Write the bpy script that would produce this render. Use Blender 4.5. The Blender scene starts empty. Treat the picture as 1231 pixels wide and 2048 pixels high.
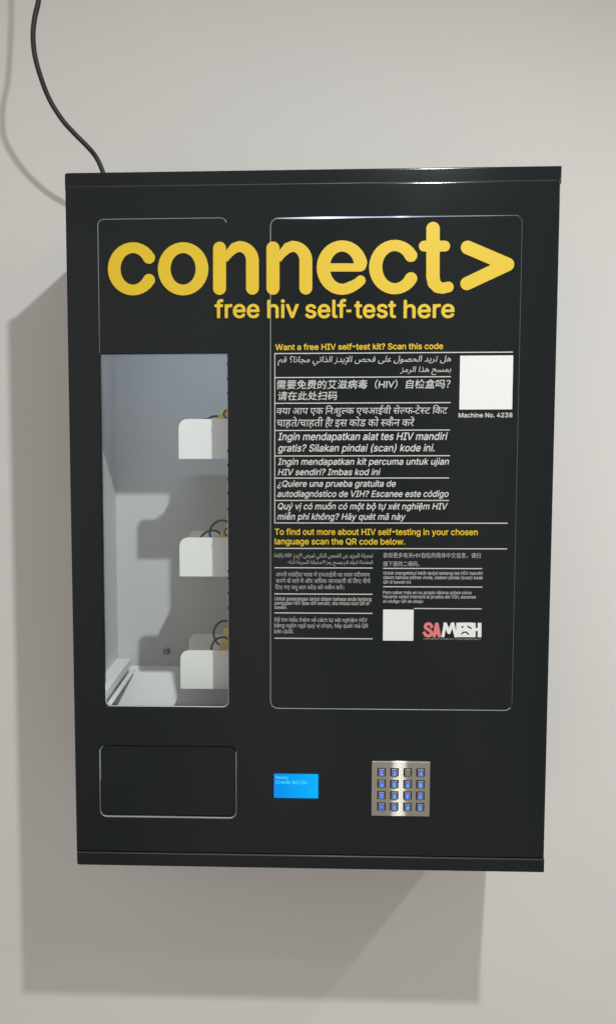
import bpy, bmesh, math, os
import numpy as np
from mathutils import Vector, Matrix

# ------------------------------------------------------------------ camera, world, lights, exposure
S = bpy.context.scene
COL = S.collection

cam_data = bpy.data.cameras.new("camera")
cam_data.sensor_fit = 'VERTICAL'
cam_data.sensor_height = 24.0
cam_data.sensor_width = 24.0 * 1231 / 2048
cam_data.lens = 24.0 * 1545.0 / 2048
cam_data.shift_x = 0.054111
cam_data.shift_y = -9e-06
cam_data.clip_start = 0.01
cam_data.clip_end = 100.0
cam = bpy.data.objects.new("camera", cam_data)
cam.location = (-0.0377, -0.96556, 0.0872)
cam.rotation_euler = (1.50357, 0.001605, 0.034362)
COL.objects.link(cam)
S.camera = cam

W = bpy.data.worlds.new("World")
S.world = W
W.use_nodes = True
wn = W.node_tree
bg = wn.nodes["Background"]
# soft light of the surrounding room: the bright side is the room in front of the wall
tc = wn.nodes.new("ShaderNodeTexCoord")
dot = wn.nodes.new("ShaderNodeVectorMath")
dot.operation = 'DOT_PRODUCT'
dot.inputs[1].default_value = (-0.36, -0.92, 0.15)
ramp = wn.nodes.new("ShaderNodeValToRGB")
el = ramp.color_ramp.elements
el[0].position = 0.0
el[0].color = (0.30, 0.285, 0.275, 1)
el[1].position = 1.0
el[1].color = (1.0, 0.955, 0.905, 1)
mid = el.new(0.55)
mid.color = (0.50, 0.47, 0.435, 1)
wn.links.new(tc.outputs["Generated"], dot.inputs[0])
wn.links.new(dot.outputs["Value"], ramp.inputs[0])
# noise added to the room light, for broad soft upright reflections
wmap = wn.nodes.new("ShaderNodeMapping")
wmap.inputs["Scale"].default_value = (5.0, 5.0, 1.1)
wnoise = wn.nodes.new("ShaderNodeTexNoise")
wnoise.inputs["Scale"].default_value = 1.0
wnoise.inputs["Detail"].default_value = 1.5
wr = wn.nodes.new("ShaderNodeMapRange")
wr.inputs[1].default_value = 0.3
wr.inputs[2].default_value = 0.7
wr.inputs[3].default_value = 0.62
wr.inputs[4].default_value = 1.30
wmix = wn.nodes.new("ShaderNodeMixRGB")
wmix.blend_type = 'MULTIPLY'
wmix.inputs[0].default_value = 1.0
wn.links.new(tc.outputs["Generated"], wmap.inputs[0])
wn.links.new(wmap.outputs[0], wnoise.inputs["Vector"])
wn.links.new(wnoise.outputs["Fac"], wr.inputs[0])
wn.links.new(ramp.outputs[0], wmix.inputs[1])
wn.links.new(wr.outputs[0], wmix.inputs[2])
wn.links.new(wmix.outputs[0], bg.inputs[0])
bg.inputs[1].default_value = 0.79


def aim(o, target):
    d = Vector(target) - o.location
    o.rotation_euler = d.to_track_quat('-Z', 'Y').to_euler()


# ceiling downlight in front of the machine and to the right, shining straight down: throws the strong shadow
ld = bpy.data.lights.new("ceiling_downlight", 'AREA')
ld.shape = 'DISK'
ld.size = 0.046
ld.energy = 19.0
ld.spread = math.radians(160)
ld.color = (0.94, 1.0, 0.99)
lamp = bpy.data.objects.new("ceiling_downlight", ld)
lamp.location = (0.3552, -0.988, 1.0006)
COL.objects.link(lamp)
aim(lamp, Vector(lamp.location) + Vector((-0.22, 0.12, -1.0)))

# second-shadow lamp on the right, split into an added row to soften edges
la = bpy.data.lights.new("split_side_lamp", 'AREA')
la.shape = 'DISK'
la.size = 0.04
la.spread = math.radians(150)
la.energy = 1.05
la.color = (1.0, 0.95, 0.93)
for k in (2.5, 3.0, 3.5, 4.0, 4.5):
    spot = bpy.data.objects.new("split_side_lamp", la)
    spot.location = (0.30 + 0.258 * k, -0.74, -0.4385 + 0.347 * k)
    COL.objects.link(spot)
    aim(spot, Vector(spot.location) + Vector((-0.8, 0.5, -2.0)))

# cool LED strip under the roof of the machine
ll = bpy.data.lights.new("cabinet_led_strip", 'AREA')
ll.shape = 'RECTANGLE'
ll.size = 0.34
ll.size_y = 0.035
ll.energy = 0.31
ll.color = (0.62, 0.78, 1.0)
led = bpy.data.objects.new("cabinet_led_strip", ll)
led.location = (-0.08, 0.032, 0.335)
led.rotation_euler = (0.55, 0, 0)
COL.objects.link(led)

S.view_settings.view_transform = 'Standard'
S.view_settings.look = 'None'
S.view_settings.exposure = 0.0
S.view_settings.gamma = 1.0
S.view_settings.use_curve_mapping = False

# ------------------------------------------------------------------ materials


def new_mat(name):
    m = bpy.data.materials.new(name)
    m.use_nodes = True
    return m, m.node_tree, m.node_tree.nodes["Principled BSDF"]


def simple(name, col, rough=0.5, metal=0.0, spec=0.5, emis=None, estr=0.0, bump=0.0, bscale=300.0, vary=0.0):
    m, t, b = new_mat(name)
    b.inputs["Base Color"].default_value = (*col, 1)
    b.inputs["Roughness"].default_value = rough
    b.inputs["Metallic"].default_value = metal
    b.inputs["Specular IOR Level"].default_value = spec
    if emis:
        b.inputs["Emission Color"].default_value = (*emis, 1)
        b.inputs["Emission Strength"].default_value = estr
    if bump or vary:
        tcn = t.nodes.new("ShaderNodeTexCoord")
        n = t.nodes.new("ShaderNodeTexNoise")
        n.inputs["Scale"].default_value = bscale
        n.inputs["Detail"].default_value = 3
        t.links.new(tcn.outputs["Object"], n.inputs["Vector"])
        if bump:
            bp = t.nodes.new("ShaderNodeBump")
            bp.inputs["Strength"].default_value = bump
            bp.inputs["Distance"].default_value = 0.0004
            t.links.new(n.outputs["Fac"], bp.inputs["Height"])
            t.links.new(bp.outputs["Normal"], b.inputs["Normal"])
        if vary:
            n2 = t.nodes.new("ShaderNodeTexNoise")
            n2.inputs["Scale"].default_value = 9.0
            n2.inputs["Detail"].default_value = 4
            t.links.new(tcn.outputs["Object"], n2.inputs["Vector"])
            r = t.nodes.new("ShaderNodeMapRange")
            r.inputs[3].default_value = rough - vary
            r.inputs[4].default_value = rough + vary
            t.links.new(n2.outputs["Fac"], r.inputs[0])
            t.links.new(r.outputs[0], b.inputs["Roughness"])
    return m


def wall_material():
    m, t, b = new_mat("painted_plaster")
    tcn = t.nodes.new("ShaderNodeTexCoord")
    n = t.nodes.new("ShaderNodeTexNoise")
    n.inputs["Scale"].default_value = 2.2
    n.inputs["Detail"].default_value = 5
    t.links.new(tcn.outputs["Object"], n.inputs["Vector"])
    rp = t.nodes.new("ShaderNodeValToRGB")
    rp.color_ramp.elements[0].position = 0.3
    rp.color_ramp.elements[0].color = (0.655, 0.642, 0.622, 1)
    rp.color_ramp.elements[1].position = 0.7
    rp.color_ramp.elements[1].color = (0.687, 0.661, 0.641, 1)
    t.links.new(n.outputs["Fac"], rp.inputs[0])
    t.links.new(rp.outputs[0], b.inputs["Base Color"])
    f = t.nodes.new("ShaderNodeTexNoise")
    f.inputs["Scale"].default_value = 160
    f.inputs["Detail"].default_value = 6
    t.links.new(tcn.outputs["Object"], f.inputs["Vector"])
    bp = t.nodes.new("ShaderNodeBump")
    bp.inputs["Strength"].default_value = 0.12
    bp.inputs["Distance"].default_value = 0.002
    t.links.new(f.outputs["Fac"], bp.inputs["Height"])
    t.links.new(bp.outputs["Normal"], b.inputs["Normal"])
    b.inputs["Roughness"].default_value = 0.7
    b.inputs["Specular IOR Level"].default_value = 0.25
    return m


def steel_material():
    """Steel brushed from side to side: highlights stretch up and down."""
    m = bpy.data.materials.new("brushed_steel")
    m.use_nodes = True
    t = m.node_tree
    t.nodes.clear()
    out = t.nodes.new("ShaderNodeOutputMaterial")
    b = t.nodes.new("ShaderNodeBsdfAnisotropic")
    b.inputs["Color"].default_value = (0.36, 0.335, 0.30, 1)
    b.inputs["Anisotropy"].default_value = 0.975
    c = t.nodes.new("ShaderNodeCombineXYZ")
    c.inputs[0].default_value = 1.0
    t.links.new(c.outputs[0], b.inputs["Tangent"])
    tcn = t.nodes.new("ShaderNodeTexCoord")
    mp = t.nodes.new("ShaderNodeMapping")
    mp.inputs["Scale"].default_value = (30, 30, 2600)
    n = t.nodes.new("ShaderNodeTexNoise")
    n.inputs["Scale"].default_value = 1.0
    t.links.new(tcn.outputs["Object"], mp.inputs[0])
    t.links.new(mp.outputs[0], n.inputs["Vector"])
    r = t.nodes.new("ShaderNodeMapRange")
    r.inputs[3].default_value = 0.22
    r.inputs[4].default_value = 0.30
    t.links.new(n.outputs["Fac"], r.inputs[0])
    t.links.new(r.outputs[0], b.inputs["Roughness"])
    iso = t.nodes.new("ShaderNodeBsdfAnisotropic")
    iso.inputs["Color"].default_value = (0.47, 0.435, 0.385, 1)
    iso.inputs["Roughness"].default_value = 0.5
    mixs = t.nodes.new("ShaderNodeMixShader")
    mixs.inputs[0].default_value = 0.10
    t.links.new(iso.outputs[0], mixs.inputs[1])
    t.links.new(b.outputs[0], mixs.inputs[2])
    t.links.new(mixs.outputs[0], out.inputs[0])
    return m


def clear_material():
    m = bpy.data.materials.new("clear_acrylic")
    m.use_nodes = True
    t = m.node_tree
    t.nodes.clear()
    out = t.nodes.new("ShaderNodeOutputMaterial")
    mix = t.nodes.new("ShaderNodeMixShader")
    tr = t.nodes.new("ShaderNodeBsdfTransparent")
    tr.inputs[0].default_value = (0.97, 0.98, 0.98, 1)
    gl = t.nodes.new("ShaderNodeBsdfGlossy")
    gl.inputs["Roughness"].default_value = 0.04
    mix.inputs[0].default_value = 0.035
    t.links.new(tr.outputs[0], mix.inputs[1])
    t.links.new(gl.outputs[0], mix.inputs[2])
    t.links.new(mix.outputs[0], out.inputs[0])
    return m


def screen_material():
    m, t, b = new_mat("lcd_backlight")
    tcn = t.nodes.new("ShaderNodeTexCoord")
    sp = t.nodes.new("ShaderNodeSeparateXYZ")
    t.links.new(tcn.outputs["Object"], sp.inputs[0])
    r = t.nodes.new("ShaderNodeMapRange")
    r.inputs[1].default_value = -0.03
    r.inputs[2].default_value = 0.03
    t.links.new(sp.outputs[0], r.inputs[0])
    rp = t.nodes.new("ShaderNodeValToRGB")
    rp.color_ramp.elements[0].color = (0.0, 0.26, 0.86, 1)
    rp.color_ramp.elements[1].color = (0.0, 0.47, 1.0, 1)
    t.links.new(r.outputs[0], rp.inputs[0])
    b.inputs["Base Color"].default_value = (0.002, 0.02, 0.05, 1)
    b.inputs["Roughness"].default_value = 0.3
    b.inputs["Specular IOR Level"].default_value = 0.06
    t.links.new(rp.outputs[0], b.inputs["Emission Color"])
    b.inputs["Emission Strength"].default_value = 0.95
    return m


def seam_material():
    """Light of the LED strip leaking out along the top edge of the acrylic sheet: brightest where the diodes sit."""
    m, t, b = new_mat("painted_edge_glow")
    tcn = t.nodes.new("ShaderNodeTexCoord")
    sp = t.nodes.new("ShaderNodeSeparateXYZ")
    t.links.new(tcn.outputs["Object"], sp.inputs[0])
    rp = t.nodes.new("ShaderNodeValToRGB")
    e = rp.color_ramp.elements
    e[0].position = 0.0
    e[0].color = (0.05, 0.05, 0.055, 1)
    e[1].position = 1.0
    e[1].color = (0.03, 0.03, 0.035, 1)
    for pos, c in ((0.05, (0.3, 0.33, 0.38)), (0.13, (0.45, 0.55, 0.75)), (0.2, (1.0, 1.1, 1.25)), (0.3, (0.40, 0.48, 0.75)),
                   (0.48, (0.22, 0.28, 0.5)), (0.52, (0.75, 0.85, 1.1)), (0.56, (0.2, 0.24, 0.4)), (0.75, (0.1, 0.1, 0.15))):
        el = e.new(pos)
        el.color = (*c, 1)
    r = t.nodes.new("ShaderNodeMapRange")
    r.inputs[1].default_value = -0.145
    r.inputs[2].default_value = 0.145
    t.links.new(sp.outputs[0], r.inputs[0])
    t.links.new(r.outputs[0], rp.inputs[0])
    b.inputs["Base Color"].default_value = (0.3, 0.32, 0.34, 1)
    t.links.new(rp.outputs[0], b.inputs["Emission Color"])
    b.inputs["Emission Strength"].default_value = 1.0  # LED leak painted in as emission along the edge
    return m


M_WALL = wall_material()
M_BLACK = simple("black_powder_coat", (0.0055, 0.0084, 0.0092), 0.13, spec=0.28, bump=0.015, bscale=500, vary=0.035)
M_PANEL = simple("black_acrylic", (0.0053, 0.0082, 0.0086), 0.12, spec=0.28, vary=0.03)
M_LINER = simple("white_cabinet_paint", (0.68, 0.67, 0.65), 0.5, spec=0.4, bump=0.06, bscale=500)
M_TRAY = simple("white_tray_paint", (0.86, 0.86, 0.84), 0.42, spec=0.45)
M_EDGE = simple("edge_light_grey", (0.22, 0.235, 0.25), 0.3)  # caught light painted as a lighter grey on the sheet edges
M_EDGE2 = simple("edge_light_dim", (0.08, 0.085, 0.09), 0.3)  # the dimmer side of the same edge, painted darker
M_CUT = simple("painted_lit_cut", (0.50, 0.51, 0.52), 0.35)  # lamplight on the cut edge painted as a pale tone
M_FLAPRIM = simple("rim_highlight_grey", (0.28, 0.28, 0.27), 0.3)  # grey for the lamplight caught on the flap opening's rim
M_FOLDLINE = simple("fold_highlight_grey", (0.055, 0.056, 0.056), 0.36, spec=0.5)  # lighter grey that paints in the highlight on folded edges
M_YELLOW = simple("yellow_vinyl", (0.64, 0.435, 0.016), 0.42, spec=0.35)
M_WHITE = simple("white_print", (0.52, 0.52, 0.50), 0.5, spec=0.3)
M_GREYPRINT = simple("grey_print", (0.33, 0.33, 0.32), 0.5, spec=0.3)
M_STICKER = simple("white_sticker", (0.68, 0.68, 0.67), 0.45, spec=0.4)
M_RED = simple("coral_print", (0.62, 0.165, 0.165), 0.5)
M_STEEL = steel_material()
M_KEY = simple("steel_key", (0.40, 0.36, 0.35), 0.38, metal=1.0)
M_DARK = simple("dark_gap", (0.012, 0.011, 0.011), 0.6)
M_WIRE = simple("black_wire", (0.007, 0.006, 0.005), 0.55, spec=0.2)
M_CABLE = simple("black_rubber", (0.007, 0.007, 0.007), 0.5, bump=0.05, bscale=700)
M_KIT = simple("yellow_card", (0.86, 0.58, 0.15), 0.5)
M_CLEAR = clear_material()
M_SCREEN = screen_material()
M_CHARS = simple("lcd_characters", (0.02, 0.1, 0.1), 0.4, emis=(0.05, 0.62, 0.88), estr=1.0)
M_GLOW = simple("key_backlight", (0.02, 0.03, 0.1), 0.35, emis=(0.035, 0.055, 0.90), estr=0.95)
M_LEGEND = simple("key_legend_light", (0.05, 0.2, 0.3), 0.35, emis=(0.05, 0.45, 1.0), estr=1.1)
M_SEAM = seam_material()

# ------------------------------------------------------------------ builders
CENTRE = {}


def link_mesh(name, verts, faces, mat, parent=None, smooth=False, recentre=True):
    verts = [Vector(v) for v in verts]
    c = Vector((0, 0, 0))
    if recentre:
        lo = Vector([min(v[i] for v in verts) for i in range(3)])
        hi = Vector([max(v[i] for v in verts) for i in range(3)])
        c = (lo + hi) / 2
    me = bpy.data.meshes.new(name)
    me.from_pydata([v - c for v in verts], [], faces)
    me.update()
    if smooth:
        for p in me.polygons:
            p.use_smooth = True
    me.materials.append(mat)
    o = bpy.data.objects.new(name, me)
    COL.objects.link(o)
    o.location = c
    CENTRE[o] = c
    if parent is not None:
        o.parent = parent
        o.matrix_parent_inverse = Matrix.Translation(-CENTRE[parent])
    return o


def empty(name, loc):
    o = bpy.data.objects.new(name, None)
    o.location = loc
    o.empty_display_size = 0.05
    COL.objects.link(o)
    CENTRE[o] = Vector(loc)
    return o


def tag(o, label, cat, group=None):
    o["label"] = label
    o["category"] = cat
    if group:
        o["group"] = group


class Geo:
    def __init__(self):
        self.v = []
        self.f = []

    def add(self, verts, faces):
        n = len(self.v)
        self.v += [tuple(v) for v in verts]
        self.f += [tuple(i + n for i in f) for f in faces]
        return self

    def box(self, lo, hi, bevel=0.0, seg=2):
        bm = bmesh.new()
        bmesh.ops.create_cube(bm, size=1.0)
        for v in bm.verts:
            v.co = Vector([lo[i] + (v.co[i] + 0.5) * (hi[i] - lo[i]) for i in range(3)])
        if bevel:
            bmesh.ops.bevel(bm, geom=list(bm.edges), offset=bevel, segments=seg, profile=0.5, affect='EDGES')
        bm.verts.index_update()
        self.add([v.co.copy() for v in bm.verts], [[v.index for v in f.verts] for f in bm.faces])
        bm.free()
        return self

    def quad(self, x0, x1, z0, z1, y):
        return self.add([(x0, y, z0), (x1, y, z0), (x1, y, z1), (x0, y, z1)], [(0, 1, 2, 3)])

    def tube(self, pts, r, n=12, cap=True):
        pts = [Vector(p) for p in pts]
        rings = []
        up = None
        for i, p in enumerate(pts):
            t = (pts[min(i + 1, len(pts) - 1)] - pts[max(i - 1, 0)]).normalized()
            if up is None:
                up = t.orthogonal().normalized()
            up = (up - t * up.dot(t)).normalized()
            s = t.cross(up)
            rr = r[i] if isinstance(r, (list, tuple)) else r
            rings.append([p + (up * math.cos(a) + s * math.sin(a)) * rr for a in [2 * math.pi * k / n for k in range(n)]])
        v = [q for rg in rings for q in rg]
        f = []
        for i in range(len(rings) - 1):
            for k in range(n):
                f.append((i * n + k, i * n + (k + 1) % n, (i + 1) * n + (k + 1) % n, (i + 1) * n + k))
        if cap:
            f.append(tuple(reversed(range(n))))
            f.append(tuple((len(rings) - 1) * n + k for k in range(n)))
        return self.add(v, f)

    def done(self, name, mat, parent=None, smooth=False):
        return link_mesh(name, self.v, self.f, mat, parent, smooth)


def rrect(x0, x1, z0, z1, r, n=8):
    """Rounded rectangle; r is one radius or (bottom left, bottom right, top right, top left)."""
    rs = r if isinstance(r, (tuple, list)) else (r,) * 4
    out = []
    for (cx, cz, a0), q in zip(((x0, z0, 180), (x1, z0, 270), (x1, z1, 0), (x0, z1, 90)), rs):
        if q <= 0:
            out.append((cx, cz))
            continue
        sx = 1 if cx == x0 else -1
        sz = 1 if cz == z0 else -1
        for k in range(n + 1):
            a = math.radians(a0 + 90 * k / n)
            out.append((cx + sx * q + q * math.cos(a), cz + sz * q + q * math.sin(a)))
    return out


def curve_mesh(loops, extrude=0.0, bevel=0.0, res=7):
    """Flat outlines (holes by nesting) filled, extruded and bevelled; returns vertices and faces in the curve's own plane."""
    cu = bpy.data.curves.new("outline", 'CURVE')
    cu.dimensions = '2D'
    cu.fill_mode = 'BOTH' if (extrude or bevel) else 'FRONT'
    cu.extrude = extrude
    cu.bevel_depth = bevel
    cu.bevel_resolution = res
    cu.offset = -bevel
    for lp in loops:
        sp = cu.splines.new('POLY')
        sp.points.add(len(lp) - 1)
        for p, q in zip(sp.points, lp):
            p.co = (q[0], q[1], 0, 1)
        sp.use_cyclic_u = True
    return object_mesh(cu)


def object_mesh(cu):
    o = bpy.data.objects.new("tmp", cu)
    COL.objects.link(o)
    dg = bpy.context.evaluated_depsgraph_get()
    dg.update()
    me = bpy.data.meshes.new_from_object(o.evaluated_get(dg))
    v = [tuple(x.co) for x in me.vertices]
    f = [tuple(p.vertices) for p in me.polygons]
    bpy.data.objects.remove(o)
    bpy.data.curves.remove(cu)
    bpy.data.meshes.remove(me)
    return v, f


def plate(loops, y_front, thick, bevel=0.0):
    """A sheet standing in the x-z plane with its face at y_front."""
    v, f = curve_mesh(loops, max(thick / 2 - bevel, 0.0), bevel)
    ym = y_front + thick / 2
    return [(a, ym - c, b) for a, b, c in v], f


def bead(path, y, r, mat, name, parent):
    return Geo().tube([(a, y, b) for a, b in path], r, 8).done(name, mat, parent, smooth=True)


# ---- lettering from strokes: a distance field is traced into clean outlines

def trace(field, x0, z0, h):
    """Closed contours of field = 0 (negative inside), by marching squares."""
    nz, nx = field.shape
    F = field
    seg = {}

    def pt(key):
        i, j, d = key
        if d == 0:
            a, b = F[j, i], F[j, i + 1]
            return (x0 + (i + a / (a - b)) * h, z0 + j * h)
        a, b = F[j, i], F[j + 1, i]
        return (x0 + i * h, z0 + (j + a / (a - b)) * h)
    inside = F < 0
    mixed = np.argwhere(~((inside[:-1, :-1] == inside[1:, :-1]) & (inside[:-1, :-1] == inside[:-1, 1:]) & (inside[:-1, :-1] == inside[1:, 1:])))
    for j, i in mixed:
        a, b, c, d = inside[j, i], inside[j, i + 1], inside[j + 1, i + 1], inside[j + 1, i]
        B, R, T, L = (i, j, 0), (i + 1, j, 1), (i, j + 1, 0), (i, j, 1)
        code = a * 1 + b * 2 + c * 4 + d * 8
        for p, q in {1: ((B, L),), 2: ((R, B),), 3: ((R, L),), 4: ((T, R),), 5: ((B, R), (T, L)), 6: ((T, B),), 7: ((T, L),),
                     8: ((L, T),), 9: ((B, T),), 10: ((L, B), (R, T)), 11: ((R, T),), 12: ((L, R),), 13: ((B, R),), 14: ((L, B),)}[int(code)]:
            seg[p] = q
    loops = []
    while seg:
        k0, k = next(iter(seg.items()))
        lp = [k0]
        del seg[k0]
        while k != k0 and k in seg:
            lp.append(k)
            k = seg.pop(k)
        pts = [pt(q) for q in lp]
        keep = [pts[0]]
        for q in pts[1:]:
            if math.hypot(q[0] - keep[-1][0], q[1] - keep[-1][1]) > 0.35 * h:
                keep.append(q)
        if len(keep) > 5:
            loops.append(keep)
    return loops


def strokes(lines, cuts=(), h=0.0005):
    """lines: (half width or one per point, polyline [, flat ends]); cuts: the same, taken away."""
    P = np.array([q for ln in lines for q in ln[1]])
    pad = max(np.max(ln[0]) for ln in lines) + 3 * h
    x0, z0 = P.min(0) - pad
    x1, z1 = P.max(0) + pad
    X, Z = np.meshgrid(np.arange(x0, x1, h), np.arange(z0, z1, h))

    def dist(ln):
        pl = ln[1]
        w = ln[0] if isinstance(ln[0], (list, tuple)) else [ln[0]] * len(pl)
        flat = len(ln) > 2 and ln[2]
        best = np.full(X.shape, 1e3)
        for k, (a, b) in enumerate(zip(pl[:-1], pl[1:])):
            dx, dz = b[0] - a[0], b[1] - a[1]
            L = math.hypot(dx, dz) + 1e-12
            ux, uz = dx / L, dz / L
            s = (X - a[0]) * ux + (Z - a[1]) * uz
            tt = np.clip(s, 0, L)
            d = np.hypot(X - a[0] - ux * tt, Z - a[1] - uz * tt) - (w[k] + (w[k + 1] - w[k]) * tt / L)
            if flat and k == 0:
                d = np.maximum(d, -s)
            if flat and k == len(pl) - 2:
                d = np.maximum(d, s - L)
            best = np.minimum(best, d)
        return best
    F = np.minimum.reduce([dist(ln) for ln in lines])
    for c in cuts:
        F = np.maximum(F, -dist(c))
    F[F == 0] = 1e-9
    return trace(F, x0, z0, h)


def stroke_letters(lines, y, mat, name, parent, cuts=(), h=0.0005, thick=0.0003):
    v, f = curve_mesh(strokes(lines, cuts, h), thick / 2)
    return link_mesh(name, [(a, y + thick / 2 - c, b) for a, b, c in v], f, mat, parent)


# ---- printed text
def font(fname):
    try:
        return bpy.data.fonts.load(os.path.join(bpy.utils.system_resource('DATAFILES', path='fonts'), fname))
    except Exception:
        return None


SANS = font("Inter.woff2")


def raw_text(body, offset=0.0, shear=0.0):
    """Glyphs of the built-in font, any script, as a filled mesh one unit high."""
    cu = bpy.data.curves.new("line", 'FONT')
    cu.body = body
    cu.size = 1.0
    cu.offset = offset
    cu.shear = shear
    cu.resolution_u = 3
    return object_mesh(cu)


def clean_text(body, weight=0.0, shear=0.0, h=0.035):
    """A line of the sans face: overlapping outlines merged and thickened by weight, traced afresh."""
    cu = bpy.data.curves.new("line", 'FONT')
    cu.body = body
    cu.size = 1.0
    cu.resolution_u = 4
    if SANS:
        cu.font = SANS
    o = bpy.data.objects.new("tmp", cu)
    COL.objects.link(o)
    dg = bpy.context.evaluated_depsgraph_get()
    dg.update()
    cv = o.to_curve(dg)
    segs = []
    for sp in cv.splines:
        if sp.type == 'BEZIER':
            bp = sp.bezier_points
            n = len(bp)
            pl = []
            for i in range(n):
                p, q = bp[i], bp[(i + 1) % n]
                straight = (p.handle_right - p.co).length < 1e-5 and (q.handle_left - q.co).length < 1e-5
                for k in range(1 if straight else 5):
                    u = k / 5
                    c = p.co * (1 - u) ** 3 + p.handle_right * 3 * u * (1 - u) ** 2 + q.handle_left * 3 * u * u * (1 - u) + q.co * u ** 3
                    pl.append((c.x, c.y))
        else:
            pl = [(p.co.x, p.co.y) for p in sp.points]
        segs += [(a, b) for a, b in zip(pl, pl[1:] + pl[:1]) if a != b]
    o.to_curve_clear()
    bpy.data.objects.remove(o)
    bpy.data.curves.remove(cu)
    P = np.array(segs)
    pad = weight + 3 * h
    x0, z0 = P[..., 0].min() - pad, P[..., 1].min() - pad
    nx, nz = int((P[..., 0].max() + pad - x0) / h) + 2, int((P[..., 1].max() + pad - z0) / h) + 2
    xs, zs = x0 + h * np.arange(nx), z0 + h * np.arange(nz) + 1e-5
    D = np.full((nz, nx), pad)
    wind = np.zeros((nz, nx + 1))
    for (ax, az), (bx, bz) in segs:
        i0 = max(int((min(ax, bx) - pad - x0) / h), 0)
        i1 = min(int((max(ax, bx) + pad - x0) / h) + 2, nx)
        j0 = max(int((min(az, bz) - pad - z0) / h), 0)
        j1 = min(int((max(az, bz) + pad - z0) / h) + 2, nz)
        X, Z = xs[None, i0:i1], zs[j0:j1, None]
        dx, dz = bx - ax, bz - az
        t_ = np.clip(((X - ax) * dx + (Z - az) * dz) / (dx * dx + dz * dz), 0, 1)
        D[j0:j1, i0:i1] = np.minimum(D[j0:j1, i0:i1], np.hypot(X - ax - t_ * dx, Z - az - t_ * dz))
        lo, hi = min(az, bz), max(az, bz)
        rows = np.nonzero((zs >= lo) & (zs < hi))[0]
        if len(rows):
            xi = ax + (zs[rows] - az) * dx / dz
            cols = np.clip(np.ceil((xi - x0) / h).astype(int), 0, nx)
            wind[rows, cols] += 1 if bz > az else -1
    inside = np.abs(np.cumsum(wind, axis=1)[:, :nx]) > 0.5
    F = np.where(inside, -D - 1e-6, D) - weight
    F[F == 0] = 1e-9
    v, f = curve_mesh(trace(F, x0, z0, h))
    if shear:
        v = [(q[0] + shear * q[1], q[1], q[2]) for q in v]
    return v, f


def bounds(v):
    a = np.array(v)
    return a[:, 0].min(), a[:, 0].max(), a[:, 1].min(), a[:, 1].max()


CAP = bounds(clean_text("H", 0.0, 0.0, 0.02)[0])[3]
HALF = {'\u0915': 0.20, '\u0938': 0.17, '\u0932': 0.17, '\u0935': 0.17, '\u0926': 0.1, '\u0924': 0.17, '\u0927': 0.17, '\u092a': 0.17}


def devanagari(body, shear=0.0):
    """Plain shaping: the short-i sign goes before its consonant and a consonant with a virama loses its stem."""
    out_v, out_f = [], []
    cur = 0.0
    cons = lambda c: '\u0915' <= c <= '\u0939'

    def put(piece, cut=0.0):
        nonlocal cur
        v, f = raw_text(piece)
        if not v:
            return
        x0, x1, _, _ = bounds(v)
        if cut:
            bm = bmesh.new()
            bv = [bm.verts.new(q) for q in v]
            for q in f:
                try:
                    bm.faces.new([bv[k] for k in q])
                except ValueError:
                    pass
            xc = x1 - cut
            bmesh.ops.bisect_plane(bm, geom=list(bm.verts) + list(bm.edges) + list(bm.faces), plane_co=(xc, 0, 0), plane_no=(1, 0, 0), clear_outer=True)
            bm.verts.index_update()
            v = [tuple(q.co) for q in bm.verts]
            f = [tuple(q.index for q in fc.verts) for fc in bm.faces]
            bm.free()
            x1 = xc
        n = len(out_v)
        out_v.extend((q[0] - x0 + cur, q[1], q[2]) for q in v)
        out_f.extend(tuple(k + n for k in q) for q in f)
        cur += x1 - x0 - 0.004
    for word in body.split(' '):
        syl = []
        i = 0
        while i < len(word):
            j = i + 1
            while j < len(word) and not (cons(word[j]) and word[j - 1] != '\u094d') and not ('\u0904' <= word[j] <= '\u0914') and ord(word[j]) > 0x8ff:
                j += 1
            syl.append(word[i:j])
            i = j
        for s in syl:
            halves = []
            while len(s) > 2 and s[1] == '\u094d' and cons(s[2]):
                halves.append(s[0])
                s = s[2:]
            pre = ''
            if '\u093f' in s:
                pre = '\u093f'
                s = s.replace('\u093f', '')
            if pre:
                at = cur
                put(pre)
                cur = at + 0.235
            for hcons in halves:
                put(hcons, HALF.get(hcons, 0.15))
            put(s)
        cur += 0.22
    if shear:
        out_v = [(q[0] + shear * q[1], q[1], q[2]) for q in out_v]
    return out_v, out_f


AR = {}
for row in ("\u0627 fe8d 2", "\u0628 fe8f 4", "\u0629 fe93 2", "\u062a fe95 4", "\u062b fe99 4", "\u062c fe9d 4", "\u062d fea1 4", "\u062e fea5 4", "\u062f fea9 2",
            "\u0630 feab 2", "\u0631 fead 2", "\u0632 feaf 2", "\u0633 feb1 4", "\u0634 feb5 4", "\u0635 feb9 4", "\u0636 febd 4", "\u0637 fec1 4", "\u0639 fec9 4",
            "\u063a fecd 4", "\u0641 fed1 4", "\u0642 fed5 4", "\u0643 fed9 4", "\u0644 fedd 4", "\u0645 fee1 4", "\u0646 fee5 4", "\u0647 fee9 4", "\u0648 feed 2",
            "\u0649 feef 2", "\u064a fef1 4", "\u0623 fe83 2", "\u0625 fe87 2", "\u0622 fe81 2"):
    a, b, c = row.split()
    AR[a] = (int(b, 16), int(c))
LAMALEF = {'\u0627': 0xfefb, '\u0623': 0xfef7, '\u0625': 0xfef9, '\u0622': 0xfef5}


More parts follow.
